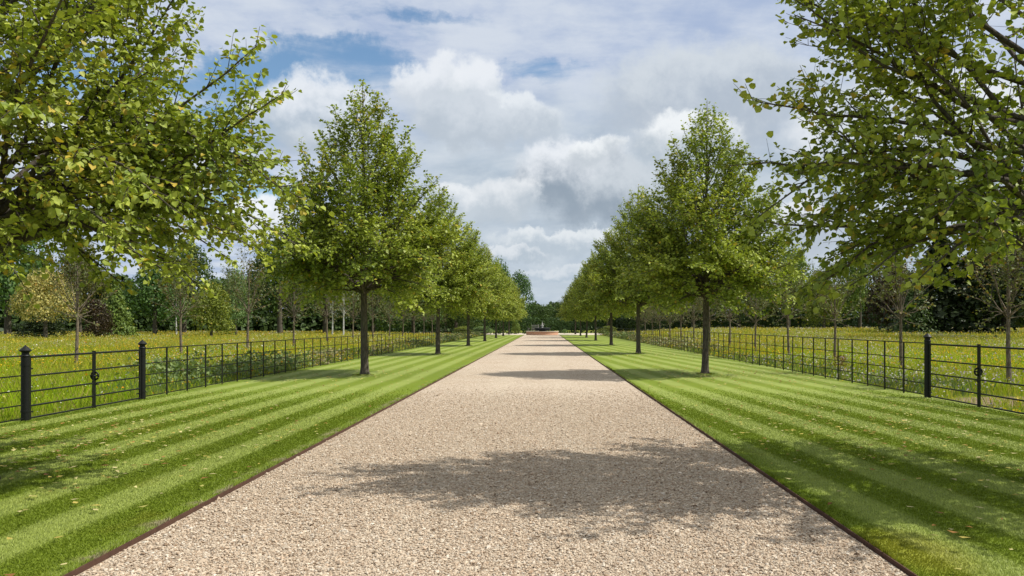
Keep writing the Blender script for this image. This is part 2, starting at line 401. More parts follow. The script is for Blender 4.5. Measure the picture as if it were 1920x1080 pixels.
# ------------------------------------------------------------------ leaves and trees
LEAF6 = arr([(0, 0, 0), (.47, .14, .16), (.43, .60, .13), (0, .98, -.16), (-.43, .58, .11), (-.47, .16, .18)])
def leaves_mesh(name, Pp, D, Nn, S, tint, mat, simple_leaf=False):
    D = nrm(D); Nn = nrm(Nn - (Nn * D).sum(-1, keepdims=True) * D); Sd = np.cross(D, Nn)
    L = arr([(0, 0, 0), (.46, .40, .08), (0, 1.0, -.06), (-.46, .40, .08)]) if simple_leaf else LEAF6
    n = len(Pp); m = len(L)
    V = Pp[:, None] + S[:, None, None] * (L[None, :, 0:1] * Sd[:, None] + L[None, :, 1:2] * D[:, None] + L[None, :, 2:3] * Nn[:, None])
    i = np.arange(n)[:, None] * m
    P = i + np.array([[0, 1, 2, 3]]) if simple_leaf else np.concatenate([i + np.array([[0, 1, 2, 3]]), i + np.array([[0, 3, 4, 5]])])
    T = np.repeat(np.concatenate([tint, np.zeros((n, 1)), np.ones((n, 1))], -1)[:, None], m, 1)
    return mesh_np(name, V.reshape(-1, 3), [P], T.reshape(-1, 4), smooth=True, mat=mat)

def bez(p0, p1, p2, n):
    t = np.linspace(0, 1, n)[:, None]
    return (1 - t) ** 2 * p0 + 2 * t * (1 - t) * p1 + t ** 2 * p2

LIME_PROF = ([0, .06, .14, .24, .32, .42, .52, .62, .74, .86, .95, 1.0], [.60, .84, 1.0, 1.02, .97, .87, .79, .69, .50, .30, .15, .02])
def grow(seed, H, R, clear, nprim, nsec, ds, lsize, prof=LIME_PROF, r0=.12, rise=.75, droop=.5, sec_len=1.0, forks=None, zmax=.97, turn=.025, up=.15, petiole=.03, sub=True, tmin=.32, lead=1.0):
    r = np.random.default_rng(seed)
    tubes = []; shoots = []
    nt_ = 12
    zt = np.concatenate([[0, .09, .28], np.linspace(.9, H * lead, nt_ - 3)]); wob = np.cumsum(r.normal(0, .018, (nt_, 2)), 0) * np.linspace(0, 1, nt_)[:, None]; wob[:3] *= .1
    tr = np.stack([wob[:, 0], wob[:, 1], zt], -1)
    rad = r0 * (1 - zt / (H * lead)) ** .85 + .006; rad[:3] *= (1.6, 1.22, 1.06)
    tubes.append((tr, rad, 10))
    at = lambda z: np.array([np.interp(z, zt, tr[:, 0]), np.interp(z, zt, tr[:, 1]), z])
    prims = []
    for i in range(nprim):
        zn = ((i + r.uniform(.1, .9)) / nprim) ** 1.12 * zmax
        az = i * 2.39996 + r.normal(0, .35)
        Rr = R * np.interp(zn, *prof) * r.uniform(.85, 1.11)
        zt_ = clear * .80 + zn * (H - clear * .80)
        kk = np.interp(zn, [0, .15, .4, .8, 1], [.02, .35, 1.0, 1.5, 2.2]) * rise / .75
        zs = min(max(clear * r.uniform(.94, 1.12), zt_ - Rr * kk), H * .97 * lead)
        prims.append((az, Rr, zt_, zs, zn))
    for (az, Rr, zt_, zs, zn) in prims + (forks or []):
        p0 = at(zs); d = np.array([cos(az), sin(az), 0])
        p2 = np.array([p0[0], p0[1], 0]) * .6 + d * Rr + np.array([0, 0, zt_])
        hgt = np.interp(zn, [0, .2, .45, 1], [.95, .62, .40, .30])
        p1 = p0 + d * Rr * .5 + np.array([0, 0, (zt_ - zs) * hgt + (droop * .55 * Rr if zn < .2 else 0)]) + r.normal(0, .06, 3) * Rr
        n = 9; pl = bez(p0, p1, p2, n); pl[1:-1] += r.normal(0, .018, (n - 2, 3)) * (.5 + Rr * .3)
        rb = min(.42 * np.interp(zs, zt, rad), .011 + .0105 * Rr)
        tubes.append((pl, np.linspace(rb, .005, n), 5))
        L = np.linalg.norm(np.diff(pl, axis=0), axis=1).sum()
        ns = max(4, int(nsec * L / max(R, .5)))
        T = nrm(np.gradient(pl, axis=0))
        for j in range(ns):
            t = tmin + (1 - tmin) * (j + r.random()) / ns
            f = t * (n - 1); k = min(int(f), n - 2); fr = f - k
            pp = pl[k] * (1 - fr) + pl[k + 1] * fr; tt = T[k]
            side = nrm(np.cross(tt, [0, 0, 1.0]) + 1e-6) * (1 if j % 2 else -1)
            ln = sec_len * (.20 + .36 * L * (1 - t) ** .8) * r.uniform(.6, 1.25); ln = min(ln, 1.25 * sec_len)
            dr = nrm(tt * .75 + side * r.uniform(.35, .95) + np.array([0, 0, r.normal(up, .28)]) + r.normal(0, .15, 3))
            sg = -.22 * ln if zn < .25 else .12 * ln
            sp = bez(pp, pp + dr * ln * .5, pp + dr * ln + np.array([0, 0, sg]), 5)
            tubes.append((sp, np.linspace(max(.005, rb * .3 * (1 - t) + .004), .002, 5), 3)); shoots.append(sp)
            if sub and ln > .4:
                for _ in range(int(ln / .16)):
                    u = r.uniform(.25, .95); ku = min(int(u * 4), 3); q0 = sp[ku] * (1 - (u * 4 - ku)) + sp[ku + 1] * (u * 4 - ku)
                    d2 = nrm(nrm(sp[ku + 1] - sp[ku]) * .7 + r.normal(0, .6, 3) + np.array([0, 0, up])); l2 = ln * r.uniform(.22, .5)
                    s2 = bez(q0, q0 + d2 * l2 * .5, q0 + d2 * l2 + np.array([0, 0, -.05 * l2]), 5); shoots.append(s2)
                    tubes.append((s2[::2], np.linspace(.0035, .0015, 3), 3))
        shoots.append(pl[5:])
    # leader
    shoots.append(tr[-3:])
    Pp = []; D = []
    for s in shoots:
        sl = np.linalg.norm(np.diff(s, axis=0), axis=1); cum = np.concatenate([[0], np.cumsum(sl)])
        n = max(2, int(cum[-1] / ds)); u = np.sort(r.uniform(.12, 1.0, n)) * cum[-1]; u[-1] = cum[-1]
        pts = np.stack([np.interp(u, cum, s[:, c]) for c in range(3)], -1)
        tg = nrm(np.stack([np.interp(np.minimum(u + .03, cum[-1]), cum, s[:, c]) - np.interp(np.maximum(u - .03, 0), cum, s[:, c]) for c in range(3)], -1))
        side = nrm(np.cross(tg, arr([0, 0, 1.0])) + 1e-6) * np.where(np.arange(n) % 2, 1, -1)[:, None]
        Pp.append(pts); D.append(tg * .45 + side * .75)
    Pp = np.concatenate(Pp); D = np.concatenate(D); n = len(Pp)
    D = nrm(D + np.array([0, 0, -.30]) + r.normal(0, .38, (n, 3)))
    Nn = nrm(np.array([0, 0, 1.0]) + r.normal(0, .50, (n, 3)))
    S = lsize * r.uniform(.65, 1.2, n)
    Pp = Pp + D * petiole * r.uniform(.3, 1.3, (n, 1))
    # tints: clumps vary along the crown, a few leaves have turned
    ph = r.uniform(0, 6, 6)
    cl = .5 + .25 * np.sin(Pp[:, 0] * 2.1 + ph[0]) * np.sin(Pp[:, 1] * 2.3 + ph[1]) + .25 * np.sin(Pp[:, 2] * 2.7 + ph[2])
    t0 = np.clip(cl * .6 + r.normal(.22, .22, n), 0, 1)
    cl2 = np.sin(Pp[:, 0] * 1.4 + ph[3]) * np.sin(Pp[:, 1] * 1.5 + ph[4]) * np.sin(Pp[:, 2] * 1.6 + ph[5])
    t1 = np.where(r.random(n) < turn * (1 + 2.5 * (cl2 > .35)), r.uniform(.4, 1, n), np.clip(cl2 - .5, 0, .14) * r.random(n))
    return tubes, (Pp, D, Nn, S, np.stack([t0, t1], -1))

def tree_meshes(name, tubes, lv, bark, leaf, simple_leaf):
    parts = {}
    mb = MB(); mb.tube(*tubes[0]); tm = mb.mesh(name + '_trunk', bark, True)
    lm = None
    if len(tubes) > 1:
        mb = MB()
        for t in tubes[1:]: mb.tube(*t)
        lm = mb.mesh(name + '_limbs', bark, True)
    cm = leaves_mesh(name + '_crown', *lv, leaf, simple_leaf)
    return tm, lm, cm

def place_tree(name, meshes, loc, rz, scale, label, cat, group=None, color=None):
    tm, lm, cm = meshes
    e = empty(name, loc, rz, scale); tag(e, label, cat, group)
    e.rotation_euler.x = .014 * sin(loc[1] * 7.3); e.rotation_euler.y = .014 * cos(loc[1] * 5.1)
    t = put('trunk', tm, e)
    if lm: put('branches', lm, e)
    c = put('crown', cm, e)
    if color:
        c.color = (*color, 1)
    return e

# avenue limes
S_AV = 17.1
mids = [tree_meshes('lime', *grow(sd, 9.35, 3.12, 2.70, 118, 15, .047, .108, r0=.118), M['bark'], M['lime'], True) for sd in (21, 34, 47, 58)]
ordn = ['first', 'second', 'third', 'fourth', 'fifth', 'sixth', 'seventh', 'eighth', 'ninth']
ordn2 = ordn + ['tenth', 'eleventh', 'twelfth', 'thirteenth', 'fourteenth']
rr = random.Random(3)
leftpx = [336, 199, 142, 111, 90, 76.5, 65.6]; rightpx = [302, 177, 126, 97, 79.7, 68.4, 58.7]
for i in range(7):
    Yl = 5.68 * F / leftpx[i]
    place_tree('lime_tree', mids[(0, 1, 2, 3, 1, 0, 2)[i]], (-5.68, Yl, 0), [0.4, 2.2, 4.0, 1.1, 5.2, 3.1, .2][i], rr.uniform(.96, 1.03) if i else 1.0,
               f'conical lime tree, {ordn[i]} whole trunk on the lawn left of the drive', 'tree', 'lime trees along the drive')
    Yr = 5.20 * F / rightpx[i]
    place_tree('lime_tree', mids[(2, 3, 1, 0, 2, 3, 1)[i]], (5.20, Yr, 0), [3.6, .9, 2.8, 5.0, 1.9, 4.4, 2.4][i], rr.uniform(.95, 1.02) if i else .945,
               f'conical lime tree, {ordn[i]} whole trunk on the lawn right of the drive', 'tree', 'lime trees along the drive')
NEAR_PROF = ([0, .06, .14, .24, .32, .42, .52, .62, .74, .86, .95, 1.0], [.8, .95, 1.02, 1.0, .95, .84, .74, .64, .50, .30, .15, .02])
# nearest pair, leaning over the view
tb, lv = grow(71, 9.4, 3.05, 2.35, 86, 14, .032, .062, r0=.108, turn=.035, droop=.7, prof=NEAR_PROF, forks=[(-.5, 3.1, 2.5, 2.9, .1), (.1, 3.2, 2.35, 2.8, .1), (-1.1, 2.6, 2.2, 2.7, .1), (-.3, 2.3, 2.1, 2.6, .1), (.2, 2.8, 2.3, 2.7, .1), (-.8, 1.9, 2.0, 2.6, .1), (.7, 2.5, 2.35, 2.8, .1), (-.1, 3.3, 2.8, 3.0, .15), (.4, 3.4, 3.2, 3.1, .2), (0, 1.5, 1.95, 2.5, .1)])
place_tree('lime_tree', tree_meshes('lime_near', tb, lv, M['bark'], M['lime'], False), (-5.70, 8.0, 0), 0, 1.0,
           'nearest lime tree overhanging the left lawn, trunk cut by the left picture edge', 'tree', 'lime trees along the drive')
tb, lv = grow(83, 9.2, 2.75, 2.35, 62, 11, .044, .072, r0=.13, turn=.03, droop=.6, forks=[(a_, 2.6 + .25 * (k_ % 2), 2.7 + .45 * (k_ % 3), 2.6 + .12 * k_ % .6, .12) for k_, a_ in enumerate(np.linspace(-1.5, 1.5, 11))] + [(pi + .1, 3.0, 5.0, 3.6, .5), (pi - .25, 3.1, 5.6, 4.0, .5), (pi + .3, 2.9, 5.9, 4.2, .5), (pi - .1, 2.65, 1.8, 2.6, .1), (pi + .25, 2.5, 1.95, 2.6, .1), (pi, 2.5, 2.0, 2.7, .1), (pi - .4, 2.3, 2.2, 2.7, .1), (pi + .5, 2.2, 2.0, 2.6, .1), (pi + .1, 3.15, 2.7, 2.9, .15), (pi - .2, 3.3, 3.4, 3.1, .2), (pi + .3, 3.0, 3.1, 3.0, .2), (pi + .05, 3.2, 3.9, 3.3, .3), (pi - .35, 3.1, 2.9, 2.9, .2), (pi + .2, 2.9, 4.6, 3.5, .4)])  # right-hand fan of forks: unseen limbs added to fill the lawn shadow
place_tree('lime_tree', tree_meshes('lime_near2', tb, lv, M['bark'], M['lime'], False), (5.3, 8.15, 0), 0, 1.0,
           'nearest lime tree, dark branches reaching in from the right with its trunk out of view', 'tree', 'lime trees along the drive')

# young sparse trees in the meadow
yp = ([0, .2, .5, .8, 1], [.45, .85, 1.0, .75, .2])
youngs = [tree_meshes('young', *grow(sd, 6.4, 1.55, 2.25, 20, 6, dsx, .10, prof=yp, r0=.072, rise=1.5, droop=0, turn=.12, up=.35, zmax=.95, lead=.82), M['bark_young'], M['young'], True) for sd, dsx in ((101, .13), (102, .085), (103, .11))]
for i in range(14):
    Y = 16.8 * F / (1 / (.00114 + .00033 * i))
    place_tree('young_tree', youngs[i % 3], (-16.8, Y, float(ground_z(-16.8, Y))), i * 1.7, [.86, .9, 1.03, .95, 1, .97, 1.02][i % 7],
               f'slender sparse young tree in the left meadow, {ordn2[i]} beyond the gate' if i > 1 else ['slender young tree behind the left gate, twiggy crown under overhanging leaves', 'slender young tree in the left meadow, second trunk along from the gate'][i],
               'young tree', 'young trees in the left meadow')
for i in range(14):
    Y = 11.7 * F / (1 / (.001147 + .000344 * i))
    place_tree('young_tree', youngs[(i + 1) % 3], (11.7, Y, float(ground_z(11.7, Y))), i * 2.3 + 1, [.82, .84, .8, .86, .8, .83, .85][i % 7],
               f'slender sparse young tree in the right meadow, {ordn2[i]} beyond the gate' if i > 1 else ['slender young tree behind the right gate, bare branches spread wide', 'slender young tree right meadow, just left of the black gate post'][i],
               'young tree', 'young trees in the right meadow')

# ------------------------------------------------------------------ background trees
def blob_tree(seed, W, H, skirt, n, ls, lobes=14, kind='round'):
    r = np.random.default_rng(seed)
    P = []; Nn = []
    if kind == 'cone':
        for k in range(n):
            zn = r.random() ** 1.25; lay = (zn * 11) % 1.0
            rad = W / 2 * (1 - zn) ** .85 * (.72 + .28 * (1 - lay)) * r.uniform(.45, 1.05); a = r.uniform(0, 2 * pi)
            rad *= 1 + .18 * sin(a * 5 + zn * 20)
            P.append((rad * cos(a), rad * sin(a), skirt + zn * (H - skirt) - .1 * rad)); Nn.append((cos(a) * .6, sin(a) * .6, .8))
    else:
        cs = []
        for k in range(lobes):
            a = r.uniform(0, 2 * pi); zz = skirt + (H - skirt) * (.14 + .72 * (k + r.random()) / lobes)
            pr = np.interp((zz - skirt) / (H - skirt), [0, .15, .4, .7, 1], [.75, .95, 1, .78, .25] if kind == 'round' else [1, 1, .95, .8, .4])
            rl = W * r.uniform(.16, .25); rad = max(0, W / 2 * pr - rl) * r.uniform(.65, 1.05)
            cs.append((rad * cos(a), rad * sin(a), zz, rl))
        cs = arr(cs); wgt = cs[:, 3] ** 2; wgt /= wgt.sum()
        pick = r.choice(lobes, n, p=wgt); d = nrm(r.normal(0, 1, (n, 3)))
        d[:, 2] = np.where(d[:, 2] < -.5, -d[:, 2] * .6, d[:, 2])
        rr_ = cs[pick, 3] * (.80 + .25 * r.random(n) + .06 * r.normal(0, 1, n))
        P = cs[pick, :3] + d * rr_[:, None] * arr([1, 1, .88]); Nn = d * .8
        P[:, 2] = np.maximum(P[:, 2], skirt * .4 + .1)
    P = arr(P); Nn = arr(Nn); n = len(P)
    Nn = nrm(Nn + r.normal(0, .5, (n, 3))); D = nrm(np.cross(Nn, r.normal(0, 1, (n, 3))) + arr([0, 0, -.2]))
    S = ls * r.uniform(.55, 1.3, n)
    t0 = np.clip(r.normal(.45, .28, n), 0, 1); t1 = np.where(r.random(n) < .04, r.uniform(.2, .8, n), 0)
    zt = np.linspace(0, H * .8, 6); tr = np.stack([zt * 0, zt * 0, zt], -1)
    return [(tr, np.linspace(W * .028 + .05, .04, 6), 8)], (P, D, Nn, S, np.stack([t0, t1], -1))
def bm(nm, *a, bark='bark', **k): return tree_meshes(nm, *blob_tree(*a, **k), M[bark], M['wood'], True)
BG = {
    'round': [bm('broadleaf', 201 + i, 10, 10, 1.2, 6500, .30, 22) for i in range(3)],
    'shrub': [bm('shrub', 211 + i, 10, 10, 0.0, 6000, .34, 20, kind='shrub') for i in range(2)],
    'cone': [bm('conifer', 221, 10, 10, .3, 5500, .42, kind='cone')],
    'ball': [bm('ball_tree', 231, 10, 10, 2.4, 11000, .26, 30)],
}
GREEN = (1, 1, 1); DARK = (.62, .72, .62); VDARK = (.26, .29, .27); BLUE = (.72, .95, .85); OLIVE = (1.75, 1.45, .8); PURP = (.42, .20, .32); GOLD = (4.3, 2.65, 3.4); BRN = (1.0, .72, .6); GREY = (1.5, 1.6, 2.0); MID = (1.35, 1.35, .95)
bgs = [  # px x, px top, px width, Y, kind, colour, label
    (15, 425, 190, 98, 'round', BLUE, 'large dark green broadleaf tree behind the golden tree, cut by the left picture edge'),
    (85, 512, 108, 74, 'ball', GOLD, 'golden-leaved ball-headed tree standing at the back of the left meadow'),
    (80, 592, 105, 80, 'shrub', VDARK, 'low blackish shrub spreading beneath the golden tree'),
    (178, 560, 66, 77, 'shrub', PURP, 'dark maroon shrub just right of the golden tree'),
    (218, 528, 80, 82, 'cone', MID, 'light green layered conifer beside the dark maroon shrub'),
    (150, 476, 100, 108, 'round', BRN, 'brownish broadleaf tree rising behind the maroon shrub'),
    (290, 500, 130, 100, 'round', BLUE, 'blue-green broadleaf tree between the layered conifer and the rounded laurel'),
    (345, 478, 130, 118, 'round', DARK, 'dark tall tree behind the rounded olive shrub'),
    (396, 531, 84, 86, 'shrub', OLIVE, 'rounded olive-green laurel shrub at the back of the left meadow'),
    (442, 505, 62, 96, 'round', GREY, 'pale grey-green willowy tree right of the rounded laurel'),
    (525, 474, 150, 110, 'round', DARK, 'broad dark tree left of the first left lime tree'),
    (610, 482, 130, 116, 'round', GREEN, 'green tree seen under the left edge of the first left lime'),
    (700, 500, 130, 122, 'shrub', DARK, 'dark shrubby tree behind the first left lime trunk'),
    (775, 520, 110, 126, 'round', BLUE, 'blue-green tree seen between the first two left lime trunks'),
    (855, 520, 110, 134, 'shrub', DARK, 'dark shrubby tree behind the second left lime trunk'),
    (938, 492, 62, 152, 'round', BLUE, 'tall tree top showing above the far left lime trees'),
    (972, 514, 64, 168, 'round', BLUE, 'tall blue-green oak closing the left lime row behind the fountain'),
    (1018, 572, 74, 200, 'round', DARK, 'distant dark trees on the avenue axis above the rear hedge'),
    (1052, 566, 36, 176, 'round', DARK, 'feathery far tree right of the avenue axis'),
    (1140, 545, 110, 150, 'round', DARK, 'dark tree behind the far right lime trees'),
    (1225, 540, 110, 140, 'shrub', DARK, 'dark shrubby tree behind the second right lime trunk'),
    (1300, 522, 110, 128, 'round', DARK, 'dark tree behind the first right lime trunk'),
    (1385, 512, 110, 122, 'round', GREEN, 'green tree seen under the right half of the first right lime'),
    (1478, 490, 116, 116, 'round', MID, 'lighter green round-topped tree right of the first right lime'),
    (1545, 528, 78, 108, 'shrub', OLIVE, 'olive-green bushy tree above the clipped hedge'),
    (1612, 492, 100, 112, 'round', MID, 'loose green tree between the olive bush and the purple tree'),
    (1664, 478, 90, 88, 'shrub', PURP, 'dark purple tree left of the great dark evergreens'),
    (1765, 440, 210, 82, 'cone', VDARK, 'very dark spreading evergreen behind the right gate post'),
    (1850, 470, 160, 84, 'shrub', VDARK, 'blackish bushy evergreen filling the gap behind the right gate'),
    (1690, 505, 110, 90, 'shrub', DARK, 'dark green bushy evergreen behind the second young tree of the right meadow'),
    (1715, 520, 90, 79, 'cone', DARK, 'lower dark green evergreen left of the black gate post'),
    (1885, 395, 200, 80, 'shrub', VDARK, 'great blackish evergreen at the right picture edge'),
    (2000, 60, 215, 62, 'round', PURP, 'tall copper beech with purple leaves high above the evergreens, right edge'),
]
for k, (px, py, pw, Y, kind, col, lab) in enumerate(bgs):
    H = Z_at(py - (22 if 100 < Y < 130 else 0), Y); X = X_at(px, Y); W = pw / F * Y * 1.12; gz = float(ground_z(X, Y))
    nm = {'round': 'broadleaf_tree', 'shrub': 'shrub', 'cone': 'conifer', 'ball': 'golden_tree'}[kind]
    if kind == 'shrub' and H > 5.5: nm = 'bushy_tree'
    ms = BG[kind][k % len(BG[kind])]
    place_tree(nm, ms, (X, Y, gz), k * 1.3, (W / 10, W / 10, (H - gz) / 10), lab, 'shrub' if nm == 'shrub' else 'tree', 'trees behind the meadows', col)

# birches
bt, bl = grow(301, 8, 1.2, 3.2, 14, 5, .1, .12, r0=.11, rise=1.3, turn=.05)
BM = tree_meshes('birch', bt, bl, M['bark_birch'], M['young'], True)
for px, lab in ((623, 'white-barked birch left of the first left lime trunk'), (644, 'second white-barked birch, nearer the first left lime trunk'), (331, 'thin pale birch stem behind the left meadow')):
    Y = 100; place_tree('birch_tree', BM, (X_at(px, Y), Y, .05), px, .9, lab, 'birch', 'birches behind the left meadow')

# far woodland, one mass
def woodland():
    r = np.random.default_rng(77); P = []; Nn = []
    for (x0, y0, x1, y1, h) in ((-150, 96, -60, 134, 13), (-64, 132, -12, 152, 12), (-24, 226, 24, 226, 8), (14, 155, 62, 134, 11), (58, 124, 150, 90, 15)):
        L = math.hypot(x1 - x0, y1 - y0); n = int(L * 300)
        t = r.random(n); c = np.floor(t * L / 6); hh = h * (.72 + .28 * np.sin(c * 12.9898) ** 2); u = (t * L / 6 - c) * 2 - 1
        top = hh * (1 - .35 * u ** 2); z = np.where(r.random(n) < .3, r.uniform(0, 3.2, n), top * r.random(n) ** .8); off = r.uniform(-3, 3, n) * (1 - .5 * z / top)
        dx, dy = (x1 - x0) / L, (y1 - y0) / L
        P.append(np.stack([x0 + t * (x1 - x0) - dy * off, y0 + t * (y1 - y0) + dx * off, z], -1))
        Nn.append(np.stack([-dy * np.sign(off) * .5 + 0 * t, dx * np.sign(off) * .5 + 0 * t, .6 + 0 * t], -1))
    P = np.concatenate(P); n = len(P); Nn = nrm(np.concatenate(Nn) + r.normal(0, .5, (n, 3)))
    D = nrm(np.cross(Nn, r.normal(0, 1, (n, 3))))
    t = np.stack([np.clip(r.normal(.4, .3, n), 0, 1), np.zeros(n)], -1)
    o = put('woodland', leaves_mesh('woodland', P, D, Nn, .9 * r.uniform(.6, 1.2, n), t, M['wood'], True)); o.color = (.55, .62, .62, 1)
    tag(o, 'far belt of dark woodland closing the view behind both meadows', 'woodland', kind='stuff')
woodland()

def hedge(pts, h, w, label, color=(1, 1, 1), dens=130):
    r = np.random.default_rng(len(label)); base = arr(pts[0]); P = []; Nn = []
    for a, b in zip(pts[:-1], pts[1:]):
        a = arr(a); b = arr(b); L = np.linalg.norm(b - a); d = (b - a) / L; nv = np.array([-d[1], d[0]])
        n = int(L * dens); t = r.random(n); side = r.choice(3, n, p=[.38, .38, .24])
        z = np.where(side == 2, h, r.uniform(.05, h, n)); off = np.where(side == 0, -w / 2, np.where(side == 1, w / 2, r.uniform(-w / 2, w / 2, n)))
        bul = r.normal(0, .06, n)
        xy = a + t[:, None] * (b - a) + nv * (off * (1 + bul))[:, None]
        P.append(np.stack([xy[:, 0], xy[:, 1], z * (1 + .3 * bul)], -1))
        sg = np.where(side == 2, 0, np.sign(off)); Nn.append(np.stack([nv[0] * sg, nv[1] * sg, (side == 2) + .15], -1))
        for e, sgn in ((a, -1), (b, 1)):
            m = int(w * h * 90); P.append(np.concatenate([e + nv * r.uniform(-w / 2, w / 2, (m, 1)), r.uniform(.05, h, (m, 1))], 1)); Nn.append(np.tile([d[0] * sgn, d[1] * sgn, .1], (m, 1)))
    P = np.concatenate(P); n = len(P); Nn = nrm(np.concatenate(Nn) + r.normal(0, .35, (n, 3))); D = nrm(np.cross(Nn, r.normal(0, 1, (n, 3))))
    P[:, 2] += ground_z(P[:, 0], P[:, 1]); P -= np.array([base[0], base[1], 0])
    t = np.stack([np.clip(r.normal(.4, .3, n), 0, 1), np.zeros(n)], -1)
    o = put('hedge', leaves_mesh('hedge', P, D, Nn, .30 * r.uniform(.6, 1.2, n), t, M['hedge'], True), loc=(base[0], base[1], 0)); o.color = (*color, 1)
    tag(o, label, 'hedge', 'hedges closing the avenue')
hedge([(-32, 139), (-2.35, 138.2)], 2.9, 1.6, 'dark hedge left of the fountain with a bright sunlit end', (1.2, 1.3, 1))
hedge([(-4, 152), (14, 151)], 2.85, 1.6, 'clipped hedge behind the fountain with a pale flat top', (1.1, 1.2, 1.05))
hedge([(13, 140), (40, 122), (75, 112)], 2.5, 1.8, 'long dark clipped hedge along the back of the right meadow', (.55, .6, .6), 110)

# shrubs beside the forecourt
for px, pw, h, Y, kind, col, lab in ((967, 22, 2.4, 136, 'shrub', MID, 'rounded green shrub in front of the left hedge beside the fountain'),
                                     (905, 50, 1.3, 124, 'shrub', GREY, 'low grey-green shrub at the far end of the left fence'),
                                     (868, 46, 1.3, 116, 'shrub', OLIVE, 'low olive shrub behind the far left fence'),
                                     (1140, 46, 1.35, 118, 'shrub', OLIVE, 'low olive shrub at the far end of the right fence'),
                                     (1058, 14, .8, 137, 'shrub', GREY, 'small grey shrub before the dark hedge right of the fountain')):
    W = pw / F * Y; place_tree('shrub', BG[kind][0], (X_at(px, Y), Y, 0), px, (W / 10, W / 10, h / 10), lab, 'shrub', 'low shrubs near the forecourt', col)

# ------------------------------------------------------------------ meadow
def meadow():
    r = np.random.default_rng(31)
    V = []; T = []; FV = []; FT = []
    zones = [(8.6, 24, 290, .18, .42, .0034, 5), (24, 42, 80, .24, .48, .008, 9), (42, 70, 32, .30, .52, .015, 16), (70, 135, 13, .32, .52, .032, 26)]
    for (y0, y1, den, h0, h1, w, fl) in zones:
        for side in (-1, 1):
            xo = abs(FL) + .06 if side < 0 else FR + .06
            xm = y1 * (1020 / F if side < 0 else 900 / F) + 3
            if xm <= xo: continue
            N = int((xm - xo) * (y1 - y0) * den)
            X = side * r.uniform(xo, xm, N); Y = r.uniform(y0, y1, N)
            k = in_view(X, Y, .06) & ((Y > 12.0) | (side > 0))
            k &= ~((Y > 120) & (np.abs(X) < 27))
            # trodden bare patch inside the right gate
            bare = ((X - 10.6) / 1.9) ** 2 + ((Y - 16.6) / 1.5) ** 2 < 1; k &= ~(bare & (r.random(N) < .93))
            X, Y = X[k], Y[k]; N = len(X)
            big = np.sin(X * .23 + 1.3) * np.sin(Y * .19 + X * .07) + .5 * np.sin(X * .9 + Y * .35)
            h = r.uniform(h0, h1, N) * (1 + .14 * big) * np.where(np.abs(X) < xo + 1.6, .75, 1) * sstep(np.abs(X) - xo, -.35, .5)
            if side > 0: h *= 1 + .25 * sstep(Y, 60, 110)
            gz = ground_z(X, Y)
            a = r.uniform(0, 2 * pi, N); ww = w * r.uniform(.6, 1.5, N)
            lx, ly = r.normal(0, .22, N) * h, r.normal(0, .22, N) * h
            dx, dy = np.cos(a) * ww, np.sin(a) * ww
            v = np.stack([np.stack([X - dx, Y - dy, gz - .01], -1), np.stack([X + dx, Y + dy, gz - .01], -1),
                          np.stack([X + lx * .45 + dx * .6, Y + ly * .45 + dy * .6, gz + h * .6], -1), np.stack([X + lx, Y + ly, gz + h], -1)], 1)
            V.append(v)
            lime = arr([.30, .45, .010]); olive = arr([.36, .385, .030]); straw = arr([.46, .38, .11]); dark = arr([.15, .21, .022])
            m1 = np.clip(.5 + .5 * big + r.normal(0, .3, N), 0, 1)[:, None]
            far = sstep(Y, 30 if side > 0 else 34, 60)[:, None]
            c = lime * (1 - m1) + olive * m1; c = c * (1 - .65 * far) + (olive * .7 + straw * .3) * .65 * far
            u = r.random(N)[:, None]; c = np.where(u < .10, straw, np.where(u > .87, dark, c)) * r.uniform(.8, 1.3, (N, 1))
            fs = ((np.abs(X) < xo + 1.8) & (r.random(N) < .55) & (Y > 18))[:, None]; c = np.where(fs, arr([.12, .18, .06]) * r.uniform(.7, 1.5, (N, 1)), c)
            T.append(np.repeat(np.concatenate([c, np.ones((N, 1))], -1)[:, None], 4, 1))
            # flowers
            Nf = int(N * ((.05 if side < 0 else .17) if Y.mean() < 30 else .36)); j = r.choice(N, Nf)
            fx, fy, fz = X[j] + lx[j], Y[j] + ly[j], gz[j] + h[j] * r.uniform(.75, 1.08, Nf)
            sz = (.015 + .00045 * fy) * r.uniform(.5, 1.3, Nf)
            patch = np.sin(fx * .55 + 2) * np.sin(fy * .16 + .8) + .5 * np.sin(fy * .45 + fx * .2)
            pal = arr([(.75, .50, .015), (.62, .50, .05), (.74, .72, .62), (.75, .28, .02), (.42, .33, .50), (.5, .48, .12)])
            pn = np.clip(patch + r.normal(0, .55, Nf), -1.3, 1.3)
            if side > 0:
                ci = np.where(pn > .25, np.where(r.random(Nf) < .7, 0, 1), np.where(pn > -.35, np.where(r.random(Nf) < .6, 5, 1), np.where(r.random(Nf) < .62, 2, 4)))
            else:
                ci = np.where(pn > .15, np.where(r.random(Nf) < .55, 0, 1), np.where(pn > -.7, 5, np.where(r.random(Nf) < .7, 2, 3)))
            ci = np.where(r.random(Nf) < .022, 3, ci)
            cf = pal[ci] * r.uniform(.75, 1.1, (Nf, 1)); bl = (.36 * sstep(fy, 25, 60))[:, None]; cf = cf * (1 - bl) + arr([.40, .36, .07]) * bl
            b = r.uniform(0, 2 * pi, Nf); tx, ty = r.normal(0, .5, Nf) * sz, r.normal(-.25, .5, Nf) * sz
            quad = []
            for q_ in range(4):
                an = b + q_ * pi / 2
                quad.append(np.stack([fx + np.cos(an) * sz, fy + np.sin(an) * sz, fz + np.cos(an) * tx - np.sin(an) * ty * -1], -1))
            FV.append(np.stack(quad, 1)); FT.append(np.repeat(np.concatenate([cf, np.ones((Nf, 1))], -1)[:, None], 4, 1))
